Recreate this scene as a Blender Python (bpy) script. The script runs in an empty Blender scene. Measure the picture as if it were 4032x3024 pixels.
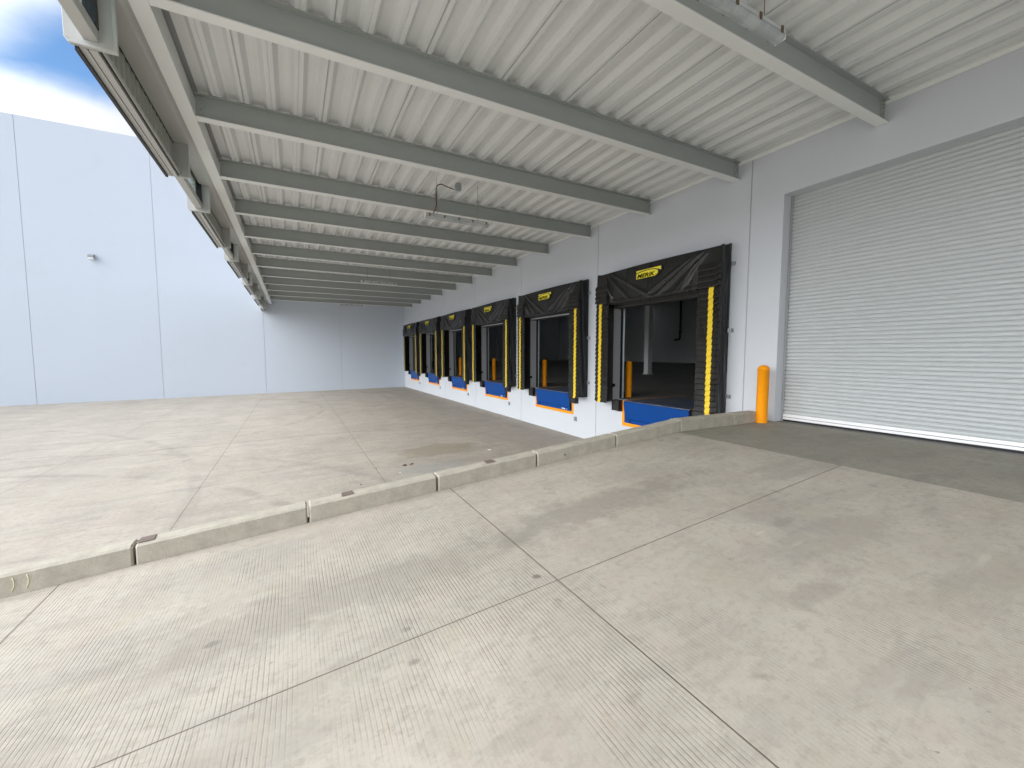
import bpy, bmesh, math, random
from mathutils import Vector, Matrix
random.seed(7)
S = bpy.context.scene
COL = S.collection

# ------------------------------------------------------------------ camera
YAW, PITCH = 0.4867, -0.073
CAM = Vector((-7.827, 0.0, 2.6))
F = Vector((math.sin(YAW)*math.cos(PITCH), math.cos(YAW)*math.cos(PITCH), math.sin(PITCH)))
R = Vector((math.cos(YAW), -math.sin(YAW), 0)); U = R.cross(F)
cd = bpy.data.cameras.new('camera'); cam = bpy.data.objects.new('camera', cd); COL.objects.link(cam)
m = Matrix((( R.x, U.x, -F.x, CAM.x), (R.y, U.y, -F.y, CAM.y), (R.z, U.z, -F.z, CAM.z), (0, 0, 0, 1)))
cam.matrix_world = m
cd.sensor_width = 36; cd.sensor_fit = 'HORIZONTAL'; cd.lens = 36*1630.2/4032
cd.clip_start = .05; cd.clip_end = 8000
S.camera = cam

# ------------------------------------------------------------------ light
SUN_DIR = Vector((0.85, 0.08, -0.47)).normalized()          # way the light travels
sl = bpy.data.lights.new('sun', 'SUN'); sl.energy = 1.1; sl.angle = math.radians(30); sl.color = (1, .955, .89)
so = bpy.data.objects.new('sun', sl); COL.objects.link(so)
so.rotation_euler = (-SUN_DIR).to_track_quat('Z', 'Y').to_euler()
W = bpy.data.worlds.new('World'); S.world = W; W.use_nodes = True
wt = W.node_tree; wt.nodes.clear()
def wn(t, **k):
    n = wt.nodes.new(t)
    for a, b in k.items(): setattr(n, a, b)
    return n
sky = wn('ShaderNodeTexSky', sky_type='NISHITA', sun_disc=False)
sky.sun_elevation = math.asin(-SUN_DIR.z)
sky.sun_rotation = math.atan2(-SUN_DIR.x, -SUN_DIR.y)
sky.air_density = 1.35; sky.dust_density = .0; sky.ozone_density = 6.5; sky.altitude = 300
bg1 = wn('ShaderNodeBackground'); bg1.inputs[1].default_value = .15
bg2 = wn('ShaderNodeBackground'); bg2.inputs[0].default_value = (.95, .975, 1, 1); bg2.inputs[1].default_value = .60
mx = wn('ShaderNodeMixShader'); out = wn('ShaderNodeOutputWorld')
tc = wn('ShaderNodeTexCoord'); sp = wn('ShaderNodeSeparateXYZ')
nz = wn('ShaderNodeTexNoise'); nz.inputs['Scale'].default_value = 3.2; nz.inputs['Detail'].default_value = 7; nz.inputs['Roughness'].default_value = .52
mp = wn('ShaderNodeMapping'); mp.inputs['Scale'].default_value = (1, 1, 2.2); mp.inputs['Location'].default_value = (.35, .1, .0)
L = wt.links.new
L(tc.outputs['Generated'], mp.inputs[0]); L(mp.outputs[0], nz.inputs['Vector']); L(tc.outputs['Generated'], sp.inputs[0])
def wmath(op, a, b=None, c=None, clamp=False):
    n = wn('ShaderNodeMath', operation=op); n.use_clamp = clamp
    for i, v in enumerate((a, b, c)):
        if v is None: continue
        if isinstance(v, (int, float)): n.inputs[i].default_value = v
        else: L(v, n.inputs[i])
    return n.outputs[0]
def wramp(v, a, b):
    n = wn('ShaderNodeMapRange', interpolation_type='SMOOTHSTEP')
    L(v, n.inputs[0]); n.inputs[1].default_value = a; n.inputs[2].default_value = b
    return n.outputs[0]
# height of the view direction, bent by noise: thick bank low down, blue gap, thin veil above
bend = wmath('MULTIPLY', wmath('SUBTRACT', nz.outputs[0], .5), .13)
h = wmath('ADD', sp.outputs[2], bend)
low = wramp(h, .415, .355)
hx = wmath('MULTIPLY_ADD', sp.outputs[0], -.9, h)
veil = wmath('MULTIPLY', wramp(hx, .68, .775), .75)
allc = wmath('MAXIMUM', low, veil)
high = wramp(sp.outputs[2], .50, .60)
allc = wmath('MAXIMUM', allc, wmath('MULTIPLY', high, wramp(nz.outputs[0], .38, .6)))
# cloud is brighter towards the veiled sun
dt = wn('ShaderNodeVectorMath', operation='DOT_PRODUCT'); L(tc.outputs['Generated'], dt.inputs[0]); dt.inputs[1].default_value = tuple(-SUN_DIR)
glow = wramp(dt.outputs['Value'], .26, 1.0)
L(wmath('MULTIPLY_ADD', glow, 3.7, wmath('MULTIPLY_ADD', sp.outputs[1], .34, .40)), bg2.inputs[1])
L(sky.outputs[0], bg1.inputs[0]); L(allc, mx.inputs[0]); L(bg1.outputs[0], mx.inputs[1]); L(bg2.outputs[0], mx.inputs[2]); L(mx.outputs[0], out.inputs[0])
S.view_settings.view_transform = 'Standard'; S.view_settings.look = 'None'
S.view_settings.exposure = 0.47; S.view_settings.gamma = 1
S.cycles.max_bounces = 10; S.cycles.diffuse_bounces = 8
S.cycles.sample_clamp_indirect = 6

# ------------------------------------------------------------------ materials
class NT:
    def __init__(s, name):
        s.m = bpy.data.materials.new(name); s.m.use_nodes = True
        s.t = s.m.node_tree; s.t.nodes.clear()
        s.o = s.n('ShaderNodeOutputMaterial'); s.p = s.n('ShaderNodeBsdfPrincipled')
        s.t.links.new(s.p.outputs[0], s.o.inputs[0])
        s.tc = s.n('ShaderNodeTexCoord').outputs['Object']
    def n(s, t, **k):
        x = s.t.nodes.new(t)
        for a, b in k.items(): setattr(x, a, b)
        return x
    def put(s, v, sock):
        if isinstance(v, (int, float)): sock.default_value = v
        elif isinstance(v, tuple): sock.default_value = v if len(v) == 4 or sock.type == 'VECTOR' else (*v, 1)
        else: s.t.links.new(v, sock)
    def math(s, op, a, b=None, c=None, clamp=False):
        x = s.n('ShaderNodeMath', operation=op); x.use_clamp = clamp
        for i, v in enumerate((a, b, c)):
            if v is not None: s.put(v, x.inputs[i])
        return x.outputs[0]
    def rng(s, v, a, b, c=0., d=1., smooth=True):
        x = s.n('ShaderNodeMapRange', interpolation_type='SMOOTHSTEP' if smooth else 'LINEAR')
        s.put(v, x.inputs[0])
        for i, q in enumerate((a, b, c, d)): x.inputs[i+1].default_value = q
        return x.outputs[0]
    def noise(s, scale, detail=4, rough=.5, stretch=None, off=None, dist=0):
        v = s.tc
        if stretch or off:
            mpn = s.n('ShaderNodeMapping'); s.put(v, mpn.inputs[0])
            if stretch: mpn.inputs['Scale'].default_value = stretch
            if off: mpn.inputs['Location'].default_value = off
            v = mpn.outputs[0]
        x = s.n('ShaderNodeTexNoise'); s.put(v, x.inputs['Vector'])
        x.inputs['Scale'].default_value = scale; x.inputs['Detail'].default_value = detail
        x.inputs['Roughness'].default_value = rough; x.inputs['Distortion'].default_value = dist
        return x.outputs[0]
    def mix(s, f, a, b, mode='MIX'):
        x = s.n('ShaderNodeMix', data_type='RGBA', blend_type=mode)
        s.put(f, x.inputs[0]); s.put(a, x.inputs[6]); s.put(b, x.inputs[7])
        return x.outputs[2]
    def xyz(s):
        x = s.n('ShaderNodeSeparateXYZ'); s.put(s.tc, x.inputs[0]); return x.outputs
    def bump(s, h, strength, dist=.01, prev=None):
        x = s.n('ShaderNodeBump'); x.inputs['Strength'].default_value = strength; x.inputs['Distance'].default_value = dist
        s.put(h, x.inputs['Height'])
        if prev is not None: s.put(prev, x.inputs['Normal'])
        return x.outputs[0]
    def fin(s, color, rough=.6, metal=0., normal=None, spec=.5):
        s.put(color, s.p.inputs['Base Color']); s.put(rough, s.p.inputs['Roughness']); s.put(metal, s.p.inputs['Metallic'])
        s.p.inputs['Specular IOR Level'].default_value = spec
        if normal is not None: s.put(normal, s.p.inputs['Normal'])
        return s.m

def paint(name, col, rough=.5, var=.06, scale=3., metal=0., bump=.05, bscale=60, spec=.5, dirt=None, streak=None):
    t = NT(name)
    n1 = t.noise(scale, 5, .6, streak)
    n2 = t.noise(scale*9, 3, .6)
    f = t.math('MULTIPLY_ADD', t.math('ADD', n1, t.math('MULTIPLY', n2, .5)), 2*var/1.0, 1-1.5*var)
    c = t.mix(1., (*col, 1), f, 'MULTIPLY')
    if dirt:
        d = t.rng(t.noise(scale*2.3, 6, .65, off=(3, 7, 1)), .52, .78, 0, dirt[1])
        c = t.mix(d, c, (*dirt[0], 1))
    nb = t.bump(t.noise(bscale, 3, .6), bump, .004)
    return t.fin(c, t.rng(n2, .3, .7, max(rough-.07, 0), rough+.07), metal, nb, spec)

def concrete(name, base, jx=(), jy=(), groove=.0, yard=False, rough=.75, slick=None, stains=()):
    t = NT(name); X, Y, Z = t.xyz()
    big = t.noise(.55, 5, .55, off=(2.3, 1.1, 0)); mid = t.noise(2.6, 6, .62, (1, .7, 1), dist=.4); fine = t.noise(38, 4, .7)
    blot = t.noise(5.5, 5, .6, (1, .45, 1), off=(9, 4, 0)); cloudy = t.noise(1.3, 6, .6, (.35, 1.2, 1), off=(5, 5, 5), dist=.6)
    v = t.math('MULTIPLY_ADD', big, .44, .86)
    v = t.math('MULTIPLY', v, t.math('MULTIPLY_ADD', mid, .34, .83))
    v = t.math('MULTIPLY', v, t.math('MULTIPLY_ADD', fine, .16, .92))
    c = t.mix(1., (*base, 1), v, 'MULTIPLY')
    # greyer, slightly darker trowelled patches
    grey = tuple(k*.78 for k in (base[0]*.97, base[1]*.99, base[2]*1.04))
    pm = t.rng(cloudy, .5, .66, 0, .55)
    c = t.mix(t.math('MULTIPLY', pm, .8), c, (*grey, 1))
    st = t.noise(2.6, 8, .72, (.6, 1.7, 1), off=(3, 9, 0), dist=.3)
    c = t.mix(t.rng(st, .50, .64, 0, .42), c, (base[0]*.74, base[1]*.745, base[2]*.76, 1))
    mt = t.noise(16, 6, .75); c = t.mix(t.rng(mt, .48, .66, 0, .5), c, (base[0]*.72, base[1]*.71, base[2]*.69, 1))
    c = t.mix(t.rng(t.noise(85, 3, .7, off=(1, 5, 0)), .58, .75, 0, .35), c, (base[0]*.6, base[1]*.58, base[2]*.55, 1))
    # warm tint
    c = t.mix(t.rng(blot, .55, .75, 0, .28), c, (base[0]*1.04, base[1]*.96, base[2]*.86, 1))
    c = t.mix(t.rng(t.noise(2.4, 5, .6, off=(31, 7, 0)), .54, .68, 0, .35), c, (base[0]*1.02, base[1]*.93, base[2]*.90, 1))
    c = t.mix(t.rng(t.noise(2.0, 5, .6, off=(1, 37, 0)), .56, .70, 0, .35), c, (base[0]*.95, base[1]*1.0, base[2]*.86, 1))
    for sc_, o1, lo, f_, k_ in ((2.1, 41, .53, .26, (.86, .85, .85)), (3.4, 52, .56, .30, (1.12, 1.11, 1.10)), (6.5, 63, .58, .35, (.78, .77, .76)), (1.2, 74, .54, .22, (.90, .86, .82))):
        c = t.mix(t.rng(t.noise(sc_, 9, .74, (.8, 1.2, 1), off=(o1, 3, 0)), lo, lo+.035, 0, f_), c, tuple(base[i]*k_[i] for i in range(3))+(1,))
    for cx, cy, rx, ry, k_, s_ in stains:
        dx = t.math('POWER', t.math('ABSOLUTE', t.math('DIVIDE', t.math('SUBTRACT', X, cx), rx)), 2); dy = t.math('POWER', t.math('ABSOLUTE', t.math('DIVIDE', t.math('SUBTRACT', Y, cy), ry)), 2)
        rr = t.math('ADD', t.math('SQRT', t.math('ADD', dx, dy)), t.math('MULTIPLY', t.math('SUBTRACT', t.noise(4.5, 7, .7, off=(cx, cy, 0)), .5), 2.6))
        c = t.mix(t.rng(rr, .45, 1.15, s_, 0), c, tuple(b*k_ for b in base)+(1,))
    # pale scuffs and dark spots
    c = t.mix(t.rng(t.noise(3.1, 7, .7, (.5, 2.2, 1), off=(20, 3, 0)), .66, .78, 0, .35), c, (.50, .50, .47, 1))
    c = t.mix(t.rng(t.noise(4.3, 4, .55, (1, .8, 1), off=(1, 30, 0)), .67, .74, 0, .45), c, (base[0]*.5, base[1]*.5, base[2]*.5, 1))
    c = t.mix(t.rng(t.noise(21, 2, .5, off=(8, 8, 0)), .76, .80, 0, .5), c, (.12, .11, .09, 1))
    hgt = fine
    if groove:
        wob = t.math('MULTIPLY', t.noise(1.1, 3, .5, (1, .35, 1)), .11)
        ph = t.math('MULTIPLY', t.math('ADD', X, wob), 2*math.pi/.0235)
        sn = t.math('SINE', ph)
        g = t.rng(sn, -.98, -.15, 1, 0)
        ms = t.math('MULTIPLY', t.rng(t.noise(.8, 5, .6, (1, .5, 1), off=(0, 12, 0), dist=.5), .40, .60, .12, 1), t.rng(t.noise(14, 6, .8, (1, .25, 1)), .34, .62, .1, 1))
        gm = t.math('MULTIPLY', g, ms)
        c = t.mix(t.math('MULTIPLY', gm, groove), c, (base[0]*.46, base[1]*.44, base[2]*.42, 1))
        hgt = t.math('SUBTRACT', t.math('MULTIPLY', fine, .3), gm)
    jm = None
    wobj = t.math('MULTIPLY', t.math('SUBTRACT', t.noise(3, 3, .6), .5), .008)
    for ax, arr in ((X, jx), (Y, jy)):
        for j, w, st in arr:
            d = t.math('ABSOLUTE', t.math('SUBTRACT', t.math('ADD', ax, wobj), j))
            q = t.rng(d, w*.6, w*1.5, st, 0)
            jm = q if jm is None else t.math('MAXIMUM', jm, q)
    if jm is not None:
        c = t.mix(jm, c, (.13, .105, .09, 1))
        hgt = t.math('SUBTRACT', hgt, t.math('MULTIPLY', jm, 2.))
    if yard:
        # tyre arcs: rings round a far centre, broken up by noise
        for cx, cy, r, w, s in ((-17.5, 3.5, 10.6, .13, .30), (-17.5, 3.5, 12.5, .12, .24), (-15, 22.5, 8.4, .12, .26), (-12, 26.5, 9.2, .11, .2), (-26, 8, 16.5, .14, .24)):
            dx = t.math('POWER', t.math('ABSOLUTE', t.math('SUBTRACT', X, cx)), 2); dy = t.math('POWER', t.math('ABSOLUTE', t.math('SUBTRACT', Y, cy)), 2)
            rr = t.math('SQRT', t.math('ADD', dx, dy)); rr = t.math('ABSOLUTE', t.math('SUBTRACT', rr, r))
            q = t.math('MULTIPLY', t.rng(rr, w*.4, w*1.3, s, 0), t.rng(t.noise(1.4, 4, .6, off=(cx, cy, 0)), .35, .62, 0, 1))
            c = t.mix(q, c, (base[0]*.42, base[1]*.42, base[2]*.44, 1))
        for cx, cy, rx, ry, col, s in ((-4.35, 11.0, 1.25, .95, (.27, .24, .17), .62), (-5.0, 9.3, 1.0, .5, (.30, .31, .29), .55), (-4.6, 15.7, .9, .32, (.36, .29, .23), .4), (-2.7, 8.0, .9, .8, (.31, .29, .25), .4)):
            dx = t.math('POWER', t.math('ABSOLUTE', t.math('DIVIDE', t.math('SUBTRACT', X, cx), rx)), 2); dy = t.math('POWER', t.math('ABSOLUTE', t.math('DIVIDE', t.math('SUBTRACT', Y, cy), ry)), 2)
            rr = t.math('ADD', t.math('SQRT', t.math('ADD', dx, dy)), t.math('MULTIPLY', t.math('SUBTRACT', t.noise(2.2, 5, .65), .5), 1.6))
            c = t.mix(t.rng(rr, .6, .95, s, 0), c, (*col, 1))
    nb = t.bump(hgt, .5 if groove else .25, .003)
    return t.fin(c, rough if slick is None else t.rng(big, .35, .6, slick, rough), 0., nb, .35)

BASE = (.395, .362, .312)
M = {}
RJX = [(-6.25, .004, .95), (-9.54, .004, .95), (-12.83, .004, .9), (-2.45, .003, .5)]
STAINS = [(-5.2, 3.1, 1.5, .30, .62, .55), (-7.6, 3.0, 1.6, .28, .66, .5), (-9.6, 2.5, 1.1, .28, .68, .5), (-5.05, 1.3, .26, .10, .55, .38), (-4.25, 1.92, .14, .07, .5, .4),
          (-4.52, 1.66, .10, .02, 1.4, .45), (-4.57, 1.91, .09, .018, 1.4, .4), (-3.82, .88, .11, .03, 1.35, .4), (-4.2, 1.6, .8, .25, .72, .4), (-6.35, 2.42, .035, .03, .35, .8), (-7.30, 2.12, .05, .03, .45, .6), (-7.27, 2.40, .04, .04, .45, .7), (-8.32, 2.94, .05, .035, .5, .7)]
M['ramp'] = concrete('ramp_concrete', BASE, RJX, [(2.30, .004, .9), (-2.2, .004, .9)], groove=.42, stains=STAINS)
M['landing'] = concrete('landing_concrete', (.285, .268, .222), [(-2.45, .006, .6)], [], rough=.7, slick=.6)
M['yard'] = concrete('yard_concrete', (.405, .368, .318), [(-2.8, .006, .5), (-6.2, .006, .65), (-9.58, .006, .7), (-13.0, .006, .65), (-16.4, .006, .65), (-19.8, .008, .7)],
                     [(15.0, .012, .7), (21.6, .014, .6), (8.6, .01, .3), (6.2, .006, .45), (28.2, .014, .5)], groove=.6, yard=True)
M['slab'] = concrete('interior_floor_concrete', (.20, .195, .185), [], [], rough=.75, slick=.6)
def curb_mat():
    t = NT('curb_concrete')
    a = t.noise(7, 6, .65); b = t.noise(60, 3, .7); e = t.noise(2.1, 5, .6, off=(4, 4, 4))
    v = t.math('MULTIPLY', t.math('MULTIPLY_ADD', a, .7, .62), t.math('MULTIPLY_ADD', b, .4, .8))
    c = t.mix(1., (.43, .40, .335, 1), v, 'MULTIPLY')
    c = t.mix(t.rng(e, .5, .7, 0, .5), c, (.29, .275, .23, 1))
    c = t.mix(t.rng(t.noise(13, 4, .6, (1, 1, 2), off=(7, 1, 2)), .68, .76, 0, .6), c, (.17, .165, .14, 1))
    c = t.mix(t.rng(t.noise(17, 5, .7, off=(2, 9, 2)), .66, .74, 0, .5), c, (.62, .61, .56, 1))
    return t.fin(c, .85, 0, t.bump(t.math('ADD', a, t.math('MULTIPLY', b, .6)), .5, .006), .3)
M['curb'] = curb_mat()
WHITE = (.60, .628, .672)
M['wall'] = paint('white_wall_paint', WHITE, .65, .025, .5, bump=.12, bscale=45, spec=.3)
M['wall2'] = paint('boundary_wall_paint', (.575, .63, .71), .65, .03, .35, bump=.12, bscale=45, spec=.3, dirt=((.56, .60, .66), .5))
M['joint'] = paint('joint_sealant', (.50, .50, .51), .6, .03, 4)
M['inwall'] = paint('interior_wall_paint', (.82, .84, .85), .7, .03, .5)
M['steel'] = paint('painted_steel_grey_white', (.78, .80, .785), .5, .04, 1.3, bump=.04)
M['web'] = paint('painted_steel_web_shade', (.36, .385, .375), .55, .06, 1.6, bump=.05)  # same beams as the flanges; shade on the upright webs put into the colour
M['deck'] = paint('painted_steel_deck', (.70, .72, .72), .5, .10, 2.2, bump=.06, streak=(6, .12, 1))
M['fascia'] = paint('fascia_metal_paint', (.48, .49, .475), .45, .04, 2.2, bump=.03)
M['corr'] = paint('fascia_corrugated_panel', (.38, .40, .35), .5, .08, 3, bump=.05)
M['dark'] = paint('dark_rubber_strip', (.03, .032, .036), .6, .1, 8)
M['black'] = paint('black_coated_frame', (.012, .012, .016), .35, .1, 8)
def vinyl(name, col, rough):
    t = NT(name)
    n = t.noise(4, 6, .65, (1, 1, .5)); n2 = t.noise(26, 4, .6); n3 = t.noise(1.7, 3, .5, (1, 2.5, .5), off=(3, 1, 0), dist=1.2)
    c = t.mix(t.rng(n, .45, .75, 0, .5), (*col, 1), (col[0]*1.7, col[1]*1.6, col[2]*1.4, 1))
    nb = t.bump(t.math('ADD', t.math('MULTIPLY', n2, .05), t.math('ADD', t.math('MULTIPLY', n, .6), n3)), .4, .018)
    return t.fin(c, t.rng(n3, .3, .7, rough-.03, rough+.1), 0, nb, .45)
M['vinyl'] = vinyl('black_vinyl', (.011, .010, .009), .30)
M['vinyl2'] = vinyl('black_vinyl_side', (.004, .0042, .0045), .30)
M['yellow'] = paint('yellow_reflective_vinyl', (.88, .62, .02), .45, .08, 6, bump=.1, dirt=((.6, .40, .03), .35))
M['logo'] = paint('yellow_logo_print', (.82, .70, .03), .5, .05, 8)
M['ink'] = paint('black_logo_ink', (.012, .011, .01), .6, .05, 8)
M['orange'] = paint('orange_safety_paint', (.95, .345, .006), .4, .05, 4, bump=.05, dirt=((.75, .24, .01), .3), spec=.25)
M['blue'] = paint('blue_leveler_paint', (.002, .058, .27), .38, .08, 3, bump=.05, dirt=((.01, .055, .2), .5), spec=.2)
def checker_mat():
    t = NT('blue_checker_plate')
    X, Y, Z = t.xyz()
    a = t.math('SINE', t.math('MULTIPLY', t.math('ADD', X, Y), 130)); b = t.math('SINE', t.math('MULTIPLY', t.math('SUBTRACT', X, Y), 130))
    k = t.rng(t.math('MULTIPLY', a, b), .2, .7)
    c = t.mix(t.rng(t.noise(3, 6, .7), .38, .62), (.02, .06, .16, 1), (.13, .13, .135, 1))
    c = t.mix(t.math('MULTIPLY', k, .35), c, (.3, .31, .32, 1))
    return t.fin(c, .42, .2, t.bump(k, .6, .004), .5)
M['checker'] = checker_mat()
M['rubber'] = paint('black_bumper_rubber', (.022, .021, .02), .7, .25, 14, bump=.4, bscale=30)
M['galv'] = paint('galvanised_steel', (.42, .45, .46), .32, .12, 14, metal=.85, bump=.05)
M['shutter'] = paint('shutter_slat_paint', (.50, .525, .53), .45, .01, .8, bump=.02)
M['alu'] = paint('bright_aluminium_bar', (.86, .87, .88), .45, .02, 2, metal=.15, bump=0)
M['gasket'] = paint('black_gasket_and_pit_shade', (.01, .01, .012), .6, .1, 8)
M['lampbody'] = paint('lamp_housing_grey', (.50, .52, .52), .45, .05, 8)
M['brown'] = paint('brown_cable', (.13, .055, .035), .5, .1, 10)
M['clip'] = paint('bronze_clip', (.16, .11, .07), .4, .1, 10, metal=.4)
M['boxgrey'] = paint('grey_junction_box', (.33, .34, .35), .5, .05, 8)
M['liner'] = paint('grey_door_liner', (.40, .41, .43), .5, .05, 4)
M['headgrey'] = paint('dark_grey_door_head', (.05, .05, .05), .6, .1, 4)
M['tape'] = paint('brown_stained_patch', (.16, .12, .105), .8, .3, 22, bump=.3)
M['chalk'] = paint('pale_yellow_chalk', (.66, .66, .42), .9, .15, 30)
M['sticker'] = paint('white_sticker', (.55, .65, .75), .5, .2, 40)
M['leafy'] = paint('dry_brown_leaf', (.12, .055, .03), .8, .3, 30)
M['paper'] = paint('pale_scrap', (.72, .70, .64), .8, .1, 30)
def glassmat(name, col, rough=.03, trans=1.):
    t = NT(name); t.p.inputs['Transmission Weight'].default_value = trans; t.p.inputs['IOR'].default_value = 1.45
    return t.fin((*col, 1), rough)
M['glass'] = glassmat('window_glass', (.72, .86, .82))
def diff():
    t = NT('clear_lamp_cover'); t.p.inputs['Transmission Weight'].default_value = .35
    return t.fin(t.mix(t.rng(t.noise(5, 3, .6), .4, .6), (.62, .66, .67, 1), (.50, .54, .55, 1)), .25)
M['diffuser'] = diff()

# ------------------------------------------------------------------ mesh helpers
class MB:
    def __init__(s): s.v = []; s.f = []; s.mi = []; s.sm = []
    def add(s, vs, fs, mi=0, smooth=False):
        b = len(s.v); s.v += [tuple(v) for v in vs]
        for f in fs: s.f.append(tuple(b+i for i in f)); s.mi.append(mi); s.sm.append(smooth)
    def box(s, x0, x1, y0, y1, z0, z1, mi=0):
        if x0 > x1: x0, x1 = x1, x0
        if y0 > y1: y0, y1 = y1, y0
        if z0 > z1: z0, z1 = z1, z0
        s.add([(x0,y0,z0),(x1,y0,z0),(x1,y1,z0),(x0,y1,z0),(x0,y0,z1),(x1,y0,z1),(x1,y1,z1),(x0,y1,z1)],
              [(0,3,2,1),(4,5,6,7),(0,1,5,4),(1,2,6,5),(2,3,7,6),(3,0,4,7)], mi)
    def prism_y(s, prof, y0, y1, mi=0, caps=True, closed=True, smooth=False):
        n = len(prof); vs = [(x, y0, z) for x, z in prof] + [(x, y1, z) for x, z in prof]
        fs = [(i, (i+1) % n, n+(i+1) % n, n+i) for i in range(n if closed else n-1)]
        s.add(vs, fs, mi, smooth)
        if caps and closed: s.add(vs, [tuple(range(n))[::-1], tuple(range(n, 2*n))], mi)
    def prism_x(s, prof, x0, x1, mi=0, caps=True, closed=True):
        n = len(prof); vs = [(x0, y, z) for y, z in prof] + [(x1, y, z) for y, z in prof]
        fs = [(i, (i+1) % n, n+(i+1) % n, n+i) for i in range(n if closed else n-1)]
        s.add(vs, fs, mi)
        if caps and closed: s.add(vs, [tuple(range(n))[::-1], tuple(range(n, 2*n))], mi)
    def tube(s, pts, r, n=8, mi=0):
        pts = [Vector(p) for p in pts]; rings = []
        for i, p in enumerate(pts):
            d = (pts[min(i+1, len(pts)-1)] - pts[max(i-1, 0)]).normalized()
            a = d.orthogonal().normalized() if i == 0 else (a - d*a.dot(d)).normalized()
            b = d.cross(a); rr = r[i] if isinstance(r, (list, tuple)) else r
            rings.append([p + a*math.cos(2*math.pi*k/n)*rr + b*math.sin(2*math.pi*k/n)*rr for k in range(n)])
        vs = [v for q in rings for v in q]
        fs = [(i*n+k, i*n+(k+1) % n, (i+1)*n+(k+1) % n, (i+1)*n+k) for i in range(len(pts)-1) for k in range(n)]
        s.add(vs, fs, mi, True)
        s.add(rings[0], [tuple(range(n))[::-1]], mi); s.add(rings[-1], [tuple(range(n))], mi)
    def lathe(s, prof, cx, cy, n=28, mi=0):
        vs = []; m_ = len(prof)
        for k in range(n):
            a = 2*math.pi*k/n
            vs += [(cx+r*math.cos(a), cy+r*math.sin(a), z) for r, z in prof]
        fs = [(k*m_+i, ((k+1) % n)*m_+i, ((k+1) % n)*m_+i+1, k*m_+i+1) for k in range(n) for i in range(m_-1)]
        s.add(vs, fs, mi, True)
    def grid(s, fn, nu, nv, mi=0, smooth=True):
        vs = [fn(i/nu, j/nv) for j in range(nv+1) for i in range(nu+1)]
        fs = [(j*(nu+1)+i, j*(nu+1)+i+1, (j+1)*(nu+1)+i+1, (j+1)*(nu+1)+i) for j in range(nv) for i in range(nu)]
        s.add(vs, fs, mi, smooth)
    def build(s, name, mats, parent=None, origin=None, bevel=0, fixn=True):
        me = bpy.data.meshes.new(name)
        o3 = Vector(origin) if origin else Vector((0, 0, 0))
        me.from_pydata([tuple(Vector(v)-o3) for v in s.v], [], s.f)
        if not isinstance(mats, (list, tuple)): mats = [mats]
        for mm in mats: me.materials.append(M[mm])
        for p, a, b in zip(me.polygons, s.mi, s.sm): p.material_index = a; p.use_smooth = b
        me.validate(); me.update()
        if fixn:
            bm = bmesh.new(); bm.from_mesh(me); bmesh.ops.remove_doubles(bm, verts=bm.verts, dist=1e-5)
            bmesh.ops.recalc_face_normals(bm, faces=bm.faces); bm.to_mesh(me); bm.free()
        o = bpy.data.objects.new(name, me); COL.objects.link(o)
        if parent: o.parent = parent; o.matrix_parent_inverse = Matrix.Identity(4)
        o.location = o3 - (parent_world(parent) if parent else Vector((0, 0, 0)))
        if bevel:
            b = o.modifiers.new('bevel', 'BEVEL'); b.width = bevel; b.segments = 2; b.limit_method = 'ANGLE'; b.angle_limit = math.radians(40)
        return o
def parent_world(p):
    v = Vector((0, 0, 0))
    while p: v += p.location; p = p.parent
    return v
def tag(o, label, cat, group=None):
    o['label'] = label; o['category'] = cat
    if group: o['group'] = group
    return o
def thing(name, loc, label, cat, group=None):
    o = bpy.data.objects.new(name, None); COL.objects.link(o); o.location = loc; o.empty_display_size = .2
    return tag(o, label, cat, group)
def struct(o): o['kind'] = 'structure'; return o

def relief(mb, us, vs, depth, back, put, mi=0, jmi=0):
    """Wall on a grid of cells; depth(u,v) -> front depth or None for a hole; put(u,v,d) -> point."""
    nu, nv = len(us)-1, len(vs)-1
    D = [[depth((us[i]+us[i+1])/2, (vs[j]+vs[j+1])/2) for j in range(nv)] for i in range(nu)]
    for i in range(nu):
        for j in range(nv):
            d = D[i][j]; u0, u1, v0, v1 = us[i], us[i+1], vs[j], vs[j+1]
            if d is None: continue
            k = jmi if d > 1e-6 else mi
            mb.add([put(u0,v0,d), put(u1,v0,d), put(u1,v1,d), put(u0,v1,d)], [(0,1,2,3)], k)
            mb.add([put(u0,v0,back), put(u1,v0,back), put(u1,v1,back), put(u0,v1,back)], [(3,2,1,0)], mi)
    for i in range(nu+1):
        for j in range(nv):
            a = D[i-1][j] if i > 0 else None; b = D[i][j] if i < nu else None
            if a == b: continue
            a_ = back if a is None else a; b_ = back if b is None else b
            mb.add([put(us[i],vs[j],a_), put(us[i],vs[j],b_), put(us[i],vs[j+1],b_), put(us[i],vs[j+1],a_)], [(0,1,2,3)], mi)
    for j in range(nv+1):
        for i in range(nu):
            a = D[i][j-1] if j > 0 else None; b = D[i][j] if j < nv else None
            if a == b: continue
            a_ = back if a is None else a; b_ = back if b is None else b
            mb.add([put(us[i],vs[j],a_), put(us[i+1],vs[j],a_), put(us[i+1],vs[j],b_), put(us[i],vs[j],b_)], [(0,1,2,3)], mi)

FL = 1.355                 # dock floor height
YB = 32.84                 # back wall
XA = -2.45; SL = .085      # ramp
DP = 4.513; DC = [7.27 + DP*k for k in range(6)]
def yardz(x): return .0118*max(min(x, 0), -60)
def rampz(x): return FL if x > XA else FL + SL*(x-XA)

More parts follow.
